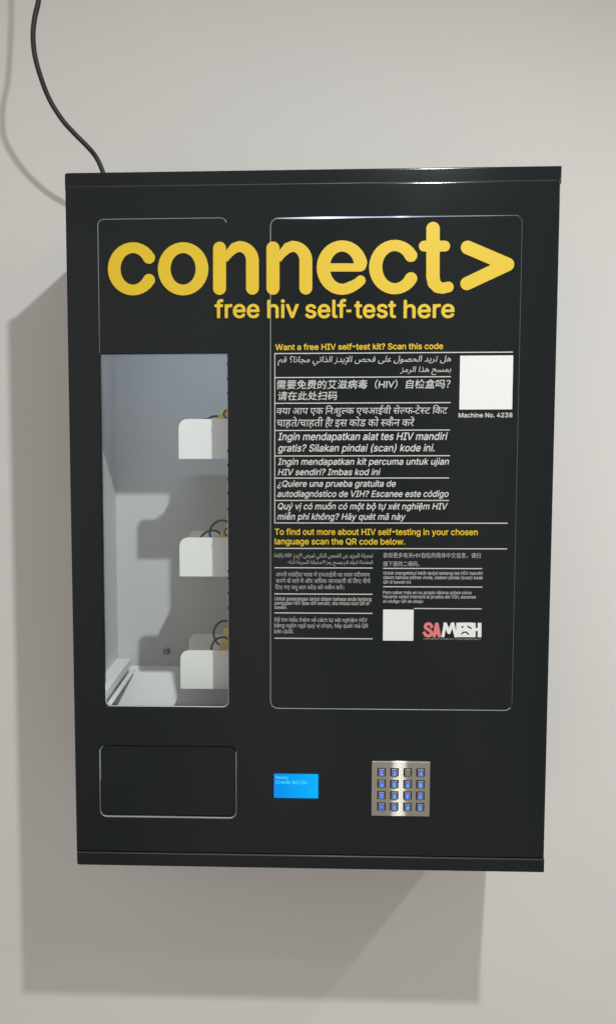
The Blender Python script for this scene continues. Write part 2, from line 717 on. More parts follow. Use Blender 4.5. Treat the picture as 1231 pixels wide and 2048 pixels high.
def arabic(body):
    """Joined letter forms, laid out from right to left; Latin words keep their order."""
    words = []
    for w in body.split(' '):
        if w and ord(w[0]) < 0x250:
            words.append(w)
            continue
        res = []
        joined = False
        i = 0
        while i < len(w):
            ch = w[i]
            if ch == '\u0644' and i + 1 < len(w) and w[i + 1] in LAMALEF:
                res.append(chr(LAMALEF[w[i + 1]] + (1 if joined else 0)))
                joined = False
                i += 2
                continue
            if ch not in AR:
                res.append(ch)
                joined = False
                i += 1
                continue
            base, n = AR[ch]
            nxt = i + 1 < len(w) and w[i + 1] in AR
            if n == 4 and nxt:
                res.append(chr(base + (3 if joined else 2)))
                joined = True
            else:
                res.append(chr(base + (1 if joined else 0)))
                joined = False
            i += 1
        words.append(''.join(reversed(res)))
    return ' '.join(reversed(words))


def put_line(g, body, x0, x1, z_lo, z_hi, y, kind='latin', bold=0.0, shear=0.0):
    """One printed line stretched to its width. latin: z_lo is the baseline and z_hi the capital height; others: the ink's box."""
    if kind == 'hindi':
        v, f = devanagari(body, shear)
    elif kind == 'arabic':
        v, f = raw_text(arabic(body), bold, shear)
    elif kind == 'box' and body != '-':
        v, f = raw_text(body, bold, shear)
    elif kind == 'latin' and len(body) > 1 and '-' in body:
        # the hyphen is set closer to the letters on both sides
        left, right = body.split('-')
        v, f = clean_text(left, bold, 0.0, 0.025)
        xe = bounds(v)[1]
        v2, f2 = clean_text(right, bold, 0.0, 0.025)
        xr = bounds(v2)[0]
        hy = [(xe + 0.05, 0.21, 0), (xe + 0.30, 0.21, 0), (xe + 0.30, 0.33, 0), (xe + 0.05, 0.33, 0)]
        n = len(v)
        f = list(f) + [(n, n + 1, n + 2, n + 3)] + [tuple(k + n + 4 for k in q) for q in f2]
        v = list(v) + hy + [(q[0] - xr + xe + 0.35, q[1], q[2]) for q in v2]
    else:
        v, f = clean_text(body, bold, shear, 0.02 if (z_hi - z_lo) > 0.011 else 0.03)
    bx0, bx1, bz0, bz1 = bounds(v)
    sx = (x1 - x0) / (bx1 - bx0)
    if kind == 'latin':
        sz, zo = (z_hi - z_lo) / CAP, 0.0
    else:
        sz, zo = (z_hi - z_lo) / (bz1 - bz0), bz0
    g.add([(x0 + (q[0] - bx0) * sx, y, z_lo + (q[1] - zo) * sz) for q in v], f)


# ------------------------------------------------------------------ wall
DEP = 0.2416
HW, HH = 0.300, 0.4385
wall = Geo().box((-3.0, DEP, -2.2), (3.0, DEP + 0.12, 2.2)).done("wall", M_WALL)
wall["kind"] = "structure"
wall["label"] = "off-white painted wall behind the black machine"

# ------------------------------------------------------------------ the machine
root = empty("vending_machine", (0, DEP / 2, -HH))
tag(root, "black wall-mounted vending machine with big yellow lettering, window, small blue screen and keypad", "vending machine")

# outer shell: five sheets and the two front flanges
g = Geo()
t = 0.004
yb = DEP - 0.0015
g.box((-HW + 0.0015, 0.008, -HH + 0.001), (-HW + 0.0015 + t, yb, HH - 0.001))
g.box((HW - 0.0015 - t, 0.008, -HH + 0.001), (HW - 0.0015, yb, HH - 0.001))
g.box((-HW + 0.0015 + t, 0.008, HH - 0.001 - t), (HW - 0.0015 - t, yb, HH - 0.001))
g.box((-HW + 0.0015 + t, 0.008, -HH + 0.001), (HW - 0.0015 - t, yb, -HH + 0.001 + t))
g.box((-HW + 0.0015 + t, yb - 0.003, -HH + 0.001 + t), (HW - 0.0015 - t, yb, HH - 0.001 - t))
g.done("housing", M_BLACK, root)
v, f = plate([rrect(-HW - 0.0014, HW + 0.0016, 0.4195, HH + 0.0015, (0, 0, 0.001, 0.003), 4)], 0.0016, 0.0075, 0.0018)
Geo().add(v, f).done("top_flange", M_BLACK, root)
v, f = plate([rrect(-HW, HW, -HH, -0.4212, (0.003, 0.001, 0, 0), 4)], -0.0016, 0.0100, 0.0016)
lip = Geo().add(v, f).done("bottom_flange", M_BLACK, root)
bead([(-HW + 0.002, -0.4216), (0.0, -0.4216), (HW - 0.002, -0.4216)], -0.0008, 0.0011, M_FOLDLINE, "flange_edge", lip)  # added bead drawing the highlight on the flange fold

# white lining
g = Geo()
LX, LB, LT = -0.2925, 0.2345, 0.432
g.box((LX - 0.0015, 0.009, -HH + 0.0055), (LX, LB + 0.001, LT))
g.box((0.291, 0.009, -HH + 0.0055), (0.2925, LB + 0.001, LT))
g.box((LX, LB, -HH + 0.0055), (0.291, LB + 0.0018, LT))
g.box((LX, 0.009, LT - 0.0015), (0.291, LB, LT))
g.done("inner_lining", M_LINER, root)

# door: one sheet with the window, the delivery opening and cut-outs for screen and keypad
WX0, WX1, WZ0, WZ1 = -0.2603, -0.1016, -0.2286, 0.2189
FX0, FX1, FZ0, FZ1 = -0.2686, -0.0925, -0.3734, -0.2795
SX0, SX1, SZ0, SZ1 = -0.0447, 0.0131, -0.3466, -0.3143
KX0, KX1, KZ0, KZ1 = 0.0800, 0.1537, -0.3664, -0.2950
win = rrect(WX0, WX1, WZ0, WZ1, (0.0075, 0.0080, 0, 0))
flap_hole = rrect(FX0, FX1, FZ0, FZ1, 0.0085)
v, f = plate([rrect(-HW - 0.0006, HW - 0.0002, -0.4210, 0.4226, 0.001, 3), win, flap_hole,
              rrect(SX0, SX1, SZ0, SZ1, 0.0006, 2)], 0.0, 0.0080, 0.0016)
door = Geo().add(v, f).done("door", M_BLACK, root)

# added lighter bead drawing the bright highlight along the folded edge
bead([(-HW + 0.002, 0.4222), (0.0, 0.4222), (HW - 0.004, 0.4222)], 0.0009, 0.0009, M_FOLDLINE, "door_edge", door)

# window sheet: clear below, black film on the upper part
PX0, PX1, PZ1 = -0.2611, -0.1022, 0.3828
v, f = plate([rrect(WX0 - 0.004, WX1 + 0.006, WZ0 - 0.004, WZ1 + 0.004, 0.006)], 0.0085, 0.002)
pane = Geo().add(v, f).done("window_pane", M_CLEAR, root)


def arc_path(x0, x1, z0, z1, r, start, stop, n=8):
    """Part of a rounded rectangle as an open path; start/stop are fractions along its outline, anticlockwise from the lower left corner."""
    lp = rrect(x0, x1, z0, z1, r, n)
    lp = lp + [lp[0]]
    L = [0.0]
    for a, b in zip(lp[:-1], lp[1:]):
        L.append(L[-1] + math.hypot(b[0] - a[0], b[1] - a[1]))
    tot = L[-1]
    res = []
    for k in range(161):
        s = (start + (stop - start) * k / 160) % 1.0 * tot
        i = max(j for j in range(len(L)) if L[j] <= s + 1e-9)
        i = min(i, len(lp) - 2)
        u = (s - L[i]) / max(L[i + 1] - L[i], 1e-9)
        res.append((lp[i][0] + (lp[i + 1][0] - lp[i][0]) * u, lp[i][1] + (lp[i + 1][1] - lp[i][1]) * u))
    return res


# light caught on the sheet's edge, drawn as a grey line: left side, top, and a little of the right
r_ = 0.0075
path = [(PX0 + 0.0004, WZ1 + 0.001)] + [(PX0 + 0.0004, PZ1 - r_)]
path += [(PX0 + 0.0004 + r_ - r_ * math.cos(a), PZ1 - r_ + r_ * math.sin(a)) for a in [math.pi / 2 * k / 8 for k in range(1, 9)]]
path += [(PX1 - r_ + r_ * math.sin(a), PZ1 - r_ + r_ * math.cos(a)) for a in [math.pi / 2 * k / 8 for k in range(0, 8)]]
bead(path, 0.0, 0.00055, M_EDGE, "window_sheet_edge", pane)

# lamp-lit cut edge of the opening, painted pale along bottom and sides
cut = [(WX1, WZ1 - 0.0005)] + list(reversed(rrect(WX0, WX1, WZ0, WZ1, (0.0075, 0.0080, 0, 0))[0:9 + 9])) + [(WX0, WZ0 + 0.03)]
bead(cut, 0.0035, 0.0008, M_CUT, "window_lit_edge", pane)
# small dark clips along the right edge of the opening
clip0 = None
for py_ in [0.20589, 0.18809, 0.17025, 0.09906, 0.08099, 0.06288, 0.04535, 0.02589, -0.05311, -0.06201, -0.08048, -0.10028]:
    if clip0 is None:
        clip0 = Geo().tube([(WX1 + 0.0002, 0.0012, py_ - 0.0014), (WX1 - 0.0003, 0.0012, py_), (WX1 + 0.0002, 0.0012, py_ + 0.0014)], 0.0009, 8).done("edge_clip", M_DARK, pane, True)
        cz0 = py_
    else:
        c = clip0.copy()
        COL.objects.link(c)
        c.location.z += py_ - cz0

# poster sheet
QX0, QX1, QZ0, QZ1 = -0.0485, 0.2549, -0.2283, 0.3812
v, f = plate([rrect(QX0, QX1, QZ0, QZ1, 0.0085)], -0.0008, 0.0007, 0.0003)
poster = Geo().add(v, f).done("poster_panel", M_PANEL, root)
lp = arc_path(QX0, QX1, QZ0, QZ1, 0.0085, 0.0, 1.0)
# outline with its light painted in: left and bottom lighter, right dimmer, top glowing
bead([p for p in arc_path(QX0, QX1, QZ0, QZ1, 0.0085, -0.333, 0.170)], -0.0008, 0.00062, M_EDGE, "panel_edge", poster)
bead([p for p in arc_path(QX0, QX1, QZ0, QZ1, 0.0085, 0.171, 0.525)], -0.0007, 0.00040, M_EDGE2, "panel_edge", poster)
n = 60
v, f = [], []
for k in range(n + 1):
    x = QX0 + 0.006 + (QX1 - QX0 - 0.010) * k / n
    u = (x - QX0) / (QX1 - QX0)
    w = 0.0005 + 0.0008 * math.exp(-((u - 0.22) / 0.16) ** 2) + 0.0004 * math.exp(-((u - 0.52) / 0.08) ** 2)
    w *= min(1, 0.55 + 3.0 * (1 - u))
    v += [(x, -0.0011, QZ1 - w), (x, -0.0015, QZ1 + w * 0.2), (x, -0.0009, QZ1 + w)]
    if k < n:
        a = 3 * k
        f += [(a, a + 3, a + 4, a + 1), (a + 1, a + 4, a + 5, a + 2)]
Geo().add(v, f).done("painted_glow_strip", M_SEAM, poster)

# big yellow lettering
Y_PRINT = -0.0015
stroke_letters([([0.00744, 0.00719, 0.00693, 0.0067, 0.00655, 0.00649, 0.00653, 0.00667, 0.00688, 0.00714, 0.00739, 0.00761, 0.00776, 0.00781, 0.00776, 0.00761, 0.00739, 0.00714, 0.00688, 0.00667, 0.00653, 0.00649, 0.00655, 0.0067, 0.00693, 0.00719, 0.00744], [(-0.19765, 0.33575), (-0.20043, 0.33979), (-0.20387, 0.34314), (-0.20785, 0.34568), (-0.21222, 0.34731), (-0.21679, 0.34795), (-0.22139, 0.3476), (-0.22584, 0.34625), (-0.22997, 0.34396), (-0.23361, 0.34082), (-0.23662, 0.33696), (-0.23889, 0.33252), (-0.24031, 0.32768), (-0.24084, 0.32262), (-0.24045, 0.31756), (-0.23916, 0.31268), (-0.23701, 0.30818), (-0.23409, 0.30424), (-0.23053, 0.30101), (-0.22644, 0.29863), (-0.22201, 0.29718), (-0.2174, 0.29673), (-0.2128, 0.29729), (-0.20839, 0.29884), (-0.20434, 0.30132), (-0.20081, 0.30462), (-0.19794, 0.30862)]), ([0.00781, 0.00777, 0.00765, 0.00748, 0.00726, 0.00703, 0.00682, 0.00664, 0.00653, 0.00649, 0.00653, 0.00664, 0.00682, 0.00703, 0.00726, 0.00748, 0.00765, 0.00777, 0.00781, 0.00777, 0.00765, 0.00748, 0.00726, 0.00703, 0.00682, 0.00664, 0.00653, 0.00649, 0.00653, 0.00664, 0.00682, 0.00703, 0.00726, 0.00748, 0.00765, 0.00777, 0.00781], [(-0.13236, 0.32155), (-0.13269, 0.32599), (-0.13371, 0.33029), (-0.1354, 0.33434), (-0.1377, 0.338), (-0.14054, 0.34117), (-0.14384, 0.34376), (-0.1475, 0.34567), (-0.15141, 0.34686), (-0.15544, 0.34729), (-0.15948, 0.34695), (-0.16341, 0.34584), (-0.1671, 0.34401), (-0.17044, 0.34149), (-0.17334, 0.33838), (-0.17571, 0.33476), (-0.17746, 0.33074), (-0.17855, 0.32645), (-0.17895, 0.32201), (-0.17863, 0.31756), (-0.17762, 0.31324), (-0.17594, 0.30918), (-0.17364, 0.3055), (-0.17079, 0.30231), (-0.16747, 0.29972), (-0.1638, 0.29779), (-0.15988, 0.2966), (-0.15583, 0.29617), (-0.15178, 0.29653), (-0.14784, 0.29765), (-0.14414, 0.2995), (-0.1408, 0.30203), (-0.13791, 0.30516), (-0.13556, 0.3088), (-0.13382, 0.31282), (-0.13274, 0.31712), (-0.13236, 0.32155)]), ([0.00795, 0.00795], [(-0.1107, 0.34599), (-0.11091, 0.29783)]), ([0.00126, 0.00356, 0.00544, 0.00628, 0.00649, 0.00652, 0.00661, 0.00676, 0.00694, 0.00715, 0.00735, 0.00754, 0.00768, 0.00778, 0.00781, 0.00785], [(-0.10153, 0.33111), (-0.10004, 0.33644), (-0.09709, 0.34174), (-0.09246, 0.3462), (-0.0868, 0.34798), (-0.08425, 0.34775), (-0.08176, 0.34709), (-0.07939, 0.34603), (-0.07721, 0.34459), (-0.07527, 0.34282), (-0.07361, 0.34075), (-0.07227, 0.33843), (-0.0713, 0.33592), (-0.0707, 0.33329), (-0.07051, 0.33059), (-0.07056, 0.29767)]), ([0.00795, 0.00795], [(-0.04541, 0.34549), (-0.0454, 0.29745)]), ([0.00126, 0.00356, 0.00544, 0.00628, 0.00649, 0.00652, 0.00661, 0.00676, 0.00694, 0.00715, 0.00735, 0.00754, 0.00768, 0.00778, 0.00781, 0.00785], [(-0.03621, 0.33065), (-0.03476, 0.33596), (-0.03184, 0.34125), (-0.02726, 0.3457), (-0.02163, 0.34748), (-0.01909, 0.34724), (-0.01661, 0.34659), (-0.01425, 0.34553), (-0.01207, 0.3441), (-0.01013, 0.34233), (-0.00847, 0.34026), (-0.00713, 0.33795), (-0.00615, 0.33545), (-0.00554, 0.33282), (-0.00534, 0.33012), (-0.00524, 0.29729)]), ([0.00493, 0.00493], [(0.02399, 0.32167), (0.06059, 0.3213)]), ([0.00557, 0.00664, 0.00791, 0.00775, 0.00753, 0.00728, 0.00703, 0.00683, 0.00669, 0.00664, 0.00669, 0.00683, 0.00704, 0.00729, 0.00754, 0.00776, 0.00792, 0.00799, 0.00797, 0.00785, 0.00766, 0.00742, 0.00716, 0.00693, 0.00675, 0.00666, 0.00665, 0.00675, 0.00692, 0.00643, 0.00621, 0.00611], [(0.06185, 0.32233), (0.06184, 0.32443), (0.06113, 0.32736), (0.05965, 0.33202), (0.05742, 0.33628), (0.05453, 0.34001), (0.05108, 0.34307), (0.04719, 0.34534), (0.043, 0.34675), (0.03866, 0.34724), (0.03433, 0.34681), (0.03017, 0.34546), (0.02631, 0.34324), (0.02291, 0.34023), (0.02008, 0.33653), (0.01792, 0.33229), (0.01652, 0.32765), (0.01592, 0.32277), (0.01615, 0.31784), (0.0172, 0.31304), (0.01903, 0.30852), (0.02158, 0.30447), (0.02475, 0.30102), (0.02843, 0.2983), (0.0325, 0.29641), (0.03679, 0.29542), (0.04116, 0.29536), (0.04544, 0.29624), (0.04949, 0.29802), (0.05352, 0.29977), (0.05797, 0.30246), (0.06135, 0.30557)]), ([0.00761, 0.00736, 0.00709, 0.00686, 0.00671, 0.00664, 0.00669, 0.00683, 0.00704, 0.00731, 0.00757, 0.00779, 0.00794, 0.00799, 0.00794, 0.00779, 0.00757, 0.00731, 0.00704, 0.00683, 0.00669, 0.00664, 0.00671, 0.00686, 0.00709, 0.00736, 0.00761], [(0.12199, 0.33482), (0.11915, 0.33891), (0.11566, 0.3423), (0.11165, 0.34487), (0.10729, 0.34651), (0.10275, 0.34717), (0.09819, 0.3468), (0.09381, 0.34544), (0.08977, 0.34312), (0.08623, 0.33995), (0.08333, 0.33604), (0.08119, 0.33155), (0.07989, 0.32665), (0.07948, 0.32153), (0.07998, 0.3164), (0.08137, 0.31146), (0.0836, 0.30691), (0.08658, 0.30292), (0.09019, 0.29966), (0.09429, 0.29725), (0.09872, 0.29578), (0.1033, 0.29533), (0.10785, 0.29589), (0.11219, 0.29746), (0.11615, 0.29997), (0.11957, 0.30331), (0.12232, 0.30736)]), ([0.00804, 0.00804, 0.00771, 0.00707, 0.00664, 0.00643], [(0.14816, 0.36661), (0.14885, 0.30935), (0.15022, 0.30202), (0.15452, 0.29695), (0.16067, 0.29543), (0.16762, 0.29683)]), ([0.00643, 0.00643], [(0.1378, 0.34596), (0.16246, 0.34569)]), ([0.00814, 0.00814, 0.00793], [(0.19004, 0.34373), (0.23807, 0.32307), (0.18992, 0.30081)])], Y_PRINT, M_YELLOW, "title_lettering", root)
g = Geo()
for word, x0, x1, z0, z1 in [('free', -0.1174, -0.06197, 0.26227, 0.28322), ('hiv', -0.05246, -0.01374, 0.26183, 0.28274), ('self', -0.00601, 0.04426, 0.26142, 0.28229), ('-', 0.04422, 0.05043, 0.26759, 0.27078), ('test', 0.05395, 0.10475, 0.26095, 0.28178), ('here', 0.11389, 0.17556, 0.26044, 0.28122)]:
    put_line(g, word, x0, x1, z0, z1, Y_PRINT + 0.0002, 'box' if word == '-' else 'latin', 0.016)
g.done("subtitle_lettering", M_YELLOW, root)

# printed blocks on the poster
LINES = [
('heading_text', 'y', [('Want a free HIV self-test kit? Scan this code', -0.04251, 0.16247, 0.22251, 0.22945, 'latin', 0.016, 0.0)]),
('arabic_text', 'w', [('هل تريد الحصول على فحص الإيدز الذاتي مجانا؟ قم', -0.03937, 0.17227, 0.20292, 0.21476, 'arabic', 0, 0.18), ('بمسح هذا الرمز', 0.11056, 0.17245, 0.19093, 0.20147, 'arabic', 0, 0.18)]),
('chinese_text', 'w', [('需要免费的艾滋病毒（HIV）自检盒吗？', -0.04066, 0.1722, 0.17429, 0.18591, 'box', 0.006, 0.1), ('请在此处扫码', -0.03934, 0.03377, 0.16086, 0.17176, 'box', 0.006, 0.1)]),
('hindi_text', 'w', [('क्या आप एक निःशुल्क एचआईवी सेल्फ-टेस्ट किट', -0.04064, 0.16936, 0.14061, 0.15436, 'hindi', 0, 0.12), ('चाहते/चाहती हैं? इस कोड को स्कैन करें', -0.04064, 0.12892, 0.12662, 0.14041, 'hindi', 0, 0.12)]),
('indonesian_text', 'w', [('Ingin mendapatkan alat tes HIV mandiri', -0.03931, 0.1698, 0.11171, 0.12057, 'latin', 0.012, 0.21), ('gratis? Silakan pindai (scan) kode ini.', -0.03931, 0.15394, 0.09763, 0.10625, 'latin', 0.012, 0.21)]),
('malay_text', 'w', [('Ingin mendapatkan kit percuma untuk ujian', -0.0393, 0.17182, 0.08113, 0.08898, 'latin', 0.012, 0.21), ('HIV sendiri? Imbas kod ini', -0.03929, 0.08793, 0.06832, 0.07594, 'latin', 0.012, 0.21)]),
('spanish_text', 'w', [('¿Quiere una prueba gratuita de', -0.04007, 0.10687, 0.05385, 0.06148, 'latin', 0.012, 0.21), ('autodiagnóstico de VIH? Escanee este código', -0.04006, 0.17191, 0.0412, 0.04884, 'latin', 0.012, 0.21)]),
('vietnamese_text', 'w', [('Quý vị có muốn có một bộ tự xét nghiệm HIV', -0.03926, 0.1711, 0.02565, 0.0333, 'latin', 0.012, 0.21), ('miễn phí không? Hãy quét mã này', -0.04005, 0.11935, 0.01268, 0.02034, 'latin', 0.012, 0.21)]),
('machine_number', 'w', [('Machine No. 4238', 0.18254, 0.24794, 0.13905, 0.14447, 'latin', 0.014, 0.0)]),
('heading_text', 'y', [('To find out more about HIV self-testing in your chosen', -0.04322, 0.20833, -0.00628, 0.00114, 'latin', 0.014, 0.0), ('language scan the QR code below.', -0.04321, 0.11892, -0.01831, -0.01086, 'latin', 0.014, 0.0)]),
('arabic_text', 'g', [('لمعرفة المزيد عن الفحص الذاتي لمرض الإيدز HIV باللغة', -0.044, 0.0792, -0.03807, -0.02927, 'arabic', 0.004, 0.0), ('المفضلة لديك قم بمسح رمز الاستجابة السريعة أدناه', -0.02648, 0.07926, -0.04551, -0.03671, 'arabic', 0.004, 0.0)]),
('hindi_text', 'g', [('अपनी पसंदीदा भाषा में एचआईवी का स्वयं परीक्षण', -0.04187, 0.07597, -0.06051, -0.05249, 'hindi', 0.0, 0.0), ('करने के बारे में और अधिक जानकारी के लिए नीचे', -0.04187, 0.07656, -0.06854, -0.06051, 'hindi', 0.0, 0.0), ('दिए गए क्यूआर कोड को स्कैन करें।', -0.04266, 0.0436, -0.07719, -0.06889, 'hindi', 0.0, 0.0)]),
('malay_text', 'g', [('Untuk penerangan lanjut dalam bahasa anda tentang', -0.04319, 0.07806, -0.08946, -0.08489, 'latin', 0.016, 0.0), ('pengujian HIV atas diri sendiri, sila imbas kod QR di', -0.04319, 0.07494, -0.09485, -0.09055, 'latin', 0.016, 0.0), ('bawah.', -0.04319, -0.02773, -0.10022, -0.09618, 'latin', 0.016, 0.0)]),
('vietnamese_text', 'g', [('Để tìm hiểu thêm về cách tự xét nghiệm HIV', -0.04372, 0.073, -0.1164, -0.11128, 'latin', 0.008, 0.0), ('bằng ngôn ngữ quý vị chọn, hãy quét mã QR', -0.04371, 0.07386, -0.12369, -0.11855, 'latin', 0.008, 0.0), ('bên dưới.', -0.04371, -0.01915, -0.13127, -0.12612, 'latin', 0.008, 0.0)]),
('chinese_text', 'g', [('欲知更多有关HIV自检的简体中文信息，请扫', 0.09206, 0.21249, -0.03529, -0.02839, 'box', 0.003, 0.0), ('描下面的二维码。', 0.09217, 0.13709, -0.04577, -0.03912, 'box', 0.003, 0.0)]),
('indonesian_text', 'g', [('Untuk mengetahui lebih lanjut tentang tes HIV mandiri', 0.09227, 0.21547, -0.05602, -0.05203, 'latin', 0.016, 0.0), ('dalam bahasa pilihan Anda, silakan pindai (scan) kode', 0.09232, 0.21558, -0.06161, -0.05761, 'latin', 0.016, 0.0), ('QR di bawah ini.', 0.09237, 0.12738, -0.06738, -0.06364, 'latin', 0.016, 0.0)]),
('spanish_text', 'g', [('Para saber más en su propio idioma sobre cómo', 0.0925, 0.20232, -0.08058, -0.07658, 'latin', 0.016, 0.0), ('hacerse usted mismo/a la prueba del VIH, escanee', 0.09256, 0.20765, -0.0859, -0.08189, 'latin', 0.016, 0.0), ('el código QR de abajo', 0.09261, 0.14214, -0.09168, -0.08793, 'latin', 0.016, 0.0)]),
('emblem_caption', 'g', [('A PARTNERSHIP OF SHINE SA & THORNE HARBOUR HEALTH', 0.14329, 0.21461, -0.1383, -0.13642, 'latin', 0.0, 0.0)])]
MATS = {'y': M_YELLOW, 'w': M_WHITE, 'g': M_GREYPRINT}
for nm, mk, rows in LINES:
    g = Geo()
    for body, x0, x1, z0, z1, kind, bold, shear in rows:
        put_line(g, body, x0, x1, z0, z1, Y_PRINT + 0.0004, kind, bold, shear)
    g.done(nm, MATS[mk], poster)
# ruled lines
g = Geo()
for x0, x1, z, w in [(-0.04355, 0.24708, 0.21813, 0.00119), (-0.04276, 0.17249, 0.18876, 0.00119), (-0.04275, 0.17246, 0.15721, 0.00119), (-0.04273, 0.1722, 0.1237, 0.00119), (-0.04272, 0.17269, 0.09212, 0.00119), (-0.04271, 0.17207, 0.06461, 0.00119), (-0.0427, 0.1725, 0.03673, 0.00119), (-0.04349, 0.24493, 0.00851, 0.00119), (-0.04348, 0.2448, -0.02348, 0.00119), (-0.04347, 0.07928, -0.04795, 0.00119), (-0.04346, 0.07931, -0.08114, 0.00119), (-0.04345, 0.07952, -0.10534, 0.00119), (-0.04344, 0.0798, -0.13772, 0.00119), (0.09219, 0.21481, -0.04831, 0.00119), (0.09242, 0.21523, -0.07147, 0.00119), (0.13092, 0.21495, -0.0989, 0.00119)]:
    g.quad(x0, x1, z - w / 2, z + w / 2, Y_PRINT + 0.0004)
g.done("ruled_lines", M_WHITE, poster)
x0, z0, z1 = (-0.043125, 0.00834, 0.21905)
Geo().quad(x0 - 0.0005, x0 + 0.0005, z0, z1, Y_PRINT + 0.0001).done("margin_line", M_WHITE, poster)
# blank white stickers
for x0, x1, z0, z1 in [(0.18315, 0.24732, 0.14859, 0.2141), (0.09262, 0.13065, -0.13981, -0.10028)]:
    v, f = plate([rrect(x0, x1, z0, z1, 0.0006, 2)], Y_PRINT - 0.0002, 0.0003, 0.0001)
    Geo().add(v, f).done("white_sticker", M_STICKER, poster)
# emblem
stroke_letters([(0.001944, [(0.15448, -0.12284), (0.15295, -0.12161), (0.15277, -0.12059), (0.1523, -0.11966), (0.15155, -0.11889), (0.15061, -0.11835), (0.14954, -0.11809), (0.14844, -0.11813), (0.1474, -0.11846), (0.14651, -0.11906), (0.14584, -0.11987), (0.14544, -0.12083), (0.14536, -0.12186), (0.1456, -0.12287), (0.14667, -0.12397), (0.15166, -0.12728), (0.15215, -0.1277), (0.15281, -0.12862), (0.15312, -0.12967), (0.15305, -0.13075), (0.15261, -0.13177), (0.15184, -0.13262), (0.15081, -0.13323), (0.14962, -0.13354), (0.14837, -0.13353), (0.14718, -0.13318), (0.14617, -0.13255), (0.14542, -0.13168), (0.145, -0.13065), (0.14316, -0.12849)], True), (0.002018, [(0.15633, -0.13524), (0.15949, -0.11693)], True), (0.002018, [(0.15949, -0.11693), (0.16332, -0.13519)], True), (0.001196, [(0.15702, -0.13035), (0.16234, -0.13031)], True), (0.001495, [(0.15951, -0.11871), (0.1596, -0.1191)], False)], Y_PRINT, M_RED, "emblem_lettering", poster, h=0.00016)
stroke_letters([(0.001794, [(0.16727, -0.13501), (0.17046, -0.11516)], True), (0.002018, [(0.16894, -0.11479), (0.17485, -0.12907), (0.18016, -0.11472)], False), (0.002542, [(0.1865, -0.1225), (0.20392, -0.1224)], True), (0.002243, [(0.1866, -0.12885), (0.20403, -0.12874)], True), (0.001794, [(0.20083, -0.11886), (0.20109, -0.13433)], True), (0.001944, [(0.17865, -0.11512), (0.18397, -0.13491)], True), (0.002243, [(0.18595, -0.11662), (0.18624, -0.13489)], True), (0.002542, [(0.18644, -0.11894), (0.20386, -0.11884)], True), (0.002542, [(0.18666, -0.13225), (0.20409, -0.13215)], True), (0.002243, [(0.18655, -0.12575), (0.20397, -0.12564)], True), (0.002243, [(0.1902, -0.11737), (0.19048, -0.1344)], True), (0.002243, [(0.20307, -0.1173), (0.20337, -0.13432)], True), (0.002243, [(0.1978, -0.11887), (0.19805, -0.13358)], True), (0.002243, [(0.20548, -0.11667), (0.2058, -0.13477)], True), (0.002317, [(0.21259, -0.11663), (0.21292, -0.13472)], True), (0.001794, [(0.20563, -0.12502), (0.21274, -0.12497)], True)], Y_PRINT + 0.0001, M_STICKER, "emblem_lettering", poster, cuts=[(0.004485, [(0.16511, -0.11202), (0.1833, -0.11192)], True), (0.001196, [(0.19126, -0.12201), (0.19164, -0.122)], False), (0.000934, [(0.19822, -0.12119), (0.2022, -0.12357)], False), (0.00086, [(0.19065, -0.13084), (0.19304, -0.12865), (0.19607, -0.1284), (0.19922, -0.13101)], False)], h=0.00016)

# ------------------------------------------------------------------ delivery flap
v, f = plate([rrect(FX0 + 0.0008, FX1 - 0.0008, FZ0 + 0.0008, FZ1 - 0.0008, 0.008)], 0.0028, 0.003, 0.0008)
flap = Geo().add(v, f).done("delivery_flap", M_BLACK, root)
rr = 0.0085
ut = [(FX0, FZ1 - 0.0065)] + [(FX0, FZ0 + rr)]
ut += [(FX0 + rr - rr * math.cos(a), FZ0 + rr - rr * math.sin(a)) for a in [math.pi / 2 * k / 8 for k in range(1, 9)]]
mid = len(ut)
ut += [(FX0 + rr + (FX1 - FX0 - 2 * rr) * k / 12, FZ0) for k in range(1, 12)]
ut += [(FX1 - rr + rr * math.sin(a), FZ0 + rr - rr * math.cos(a)) for a in [math.pi / 2 * k / 8 for k in range(0, 9)]]
ut += [(FX1, FZ1 - 0.0065)]
rad = []
for i, (a, b) in enumerate(ut):
    rad.append(0.0011 if b < FZ0 + 0.0012 else (0.0006 if b < FZ0 + 0.006 else 0.00032))
Geo().tube([(a, 0.0004, b) for a, b in ut], rad, 8).done("flap_rim_highlight", M_FLAPRIM, flap, True)  # added strip drawing the lit rim, left off along the unlit top

# ------------------------------------------------------------------ screen
g = Geo().box((SX0 + 0.0006, 0.0004, SZ0 + 0.0006), (SX1 - 0.0006, 0.0044, SZ1 - 0.0006), 0.0003, 1)
screen = g.done("display_screen", M_SCREEN, root)
g = Geo()
for body, x0, x1, z0, z1 in [('Ready', -0.04184, -0.02573, -0.32056, -0.31691), ('Credit $0.00', -0.04184, -0.00215, -0.32714, -0.3231)]:
    put_line(g, body, x0, x1, z0, z1, 0.0001, bold=0.012)
g.done("screen_text", M_CHARS, screen)

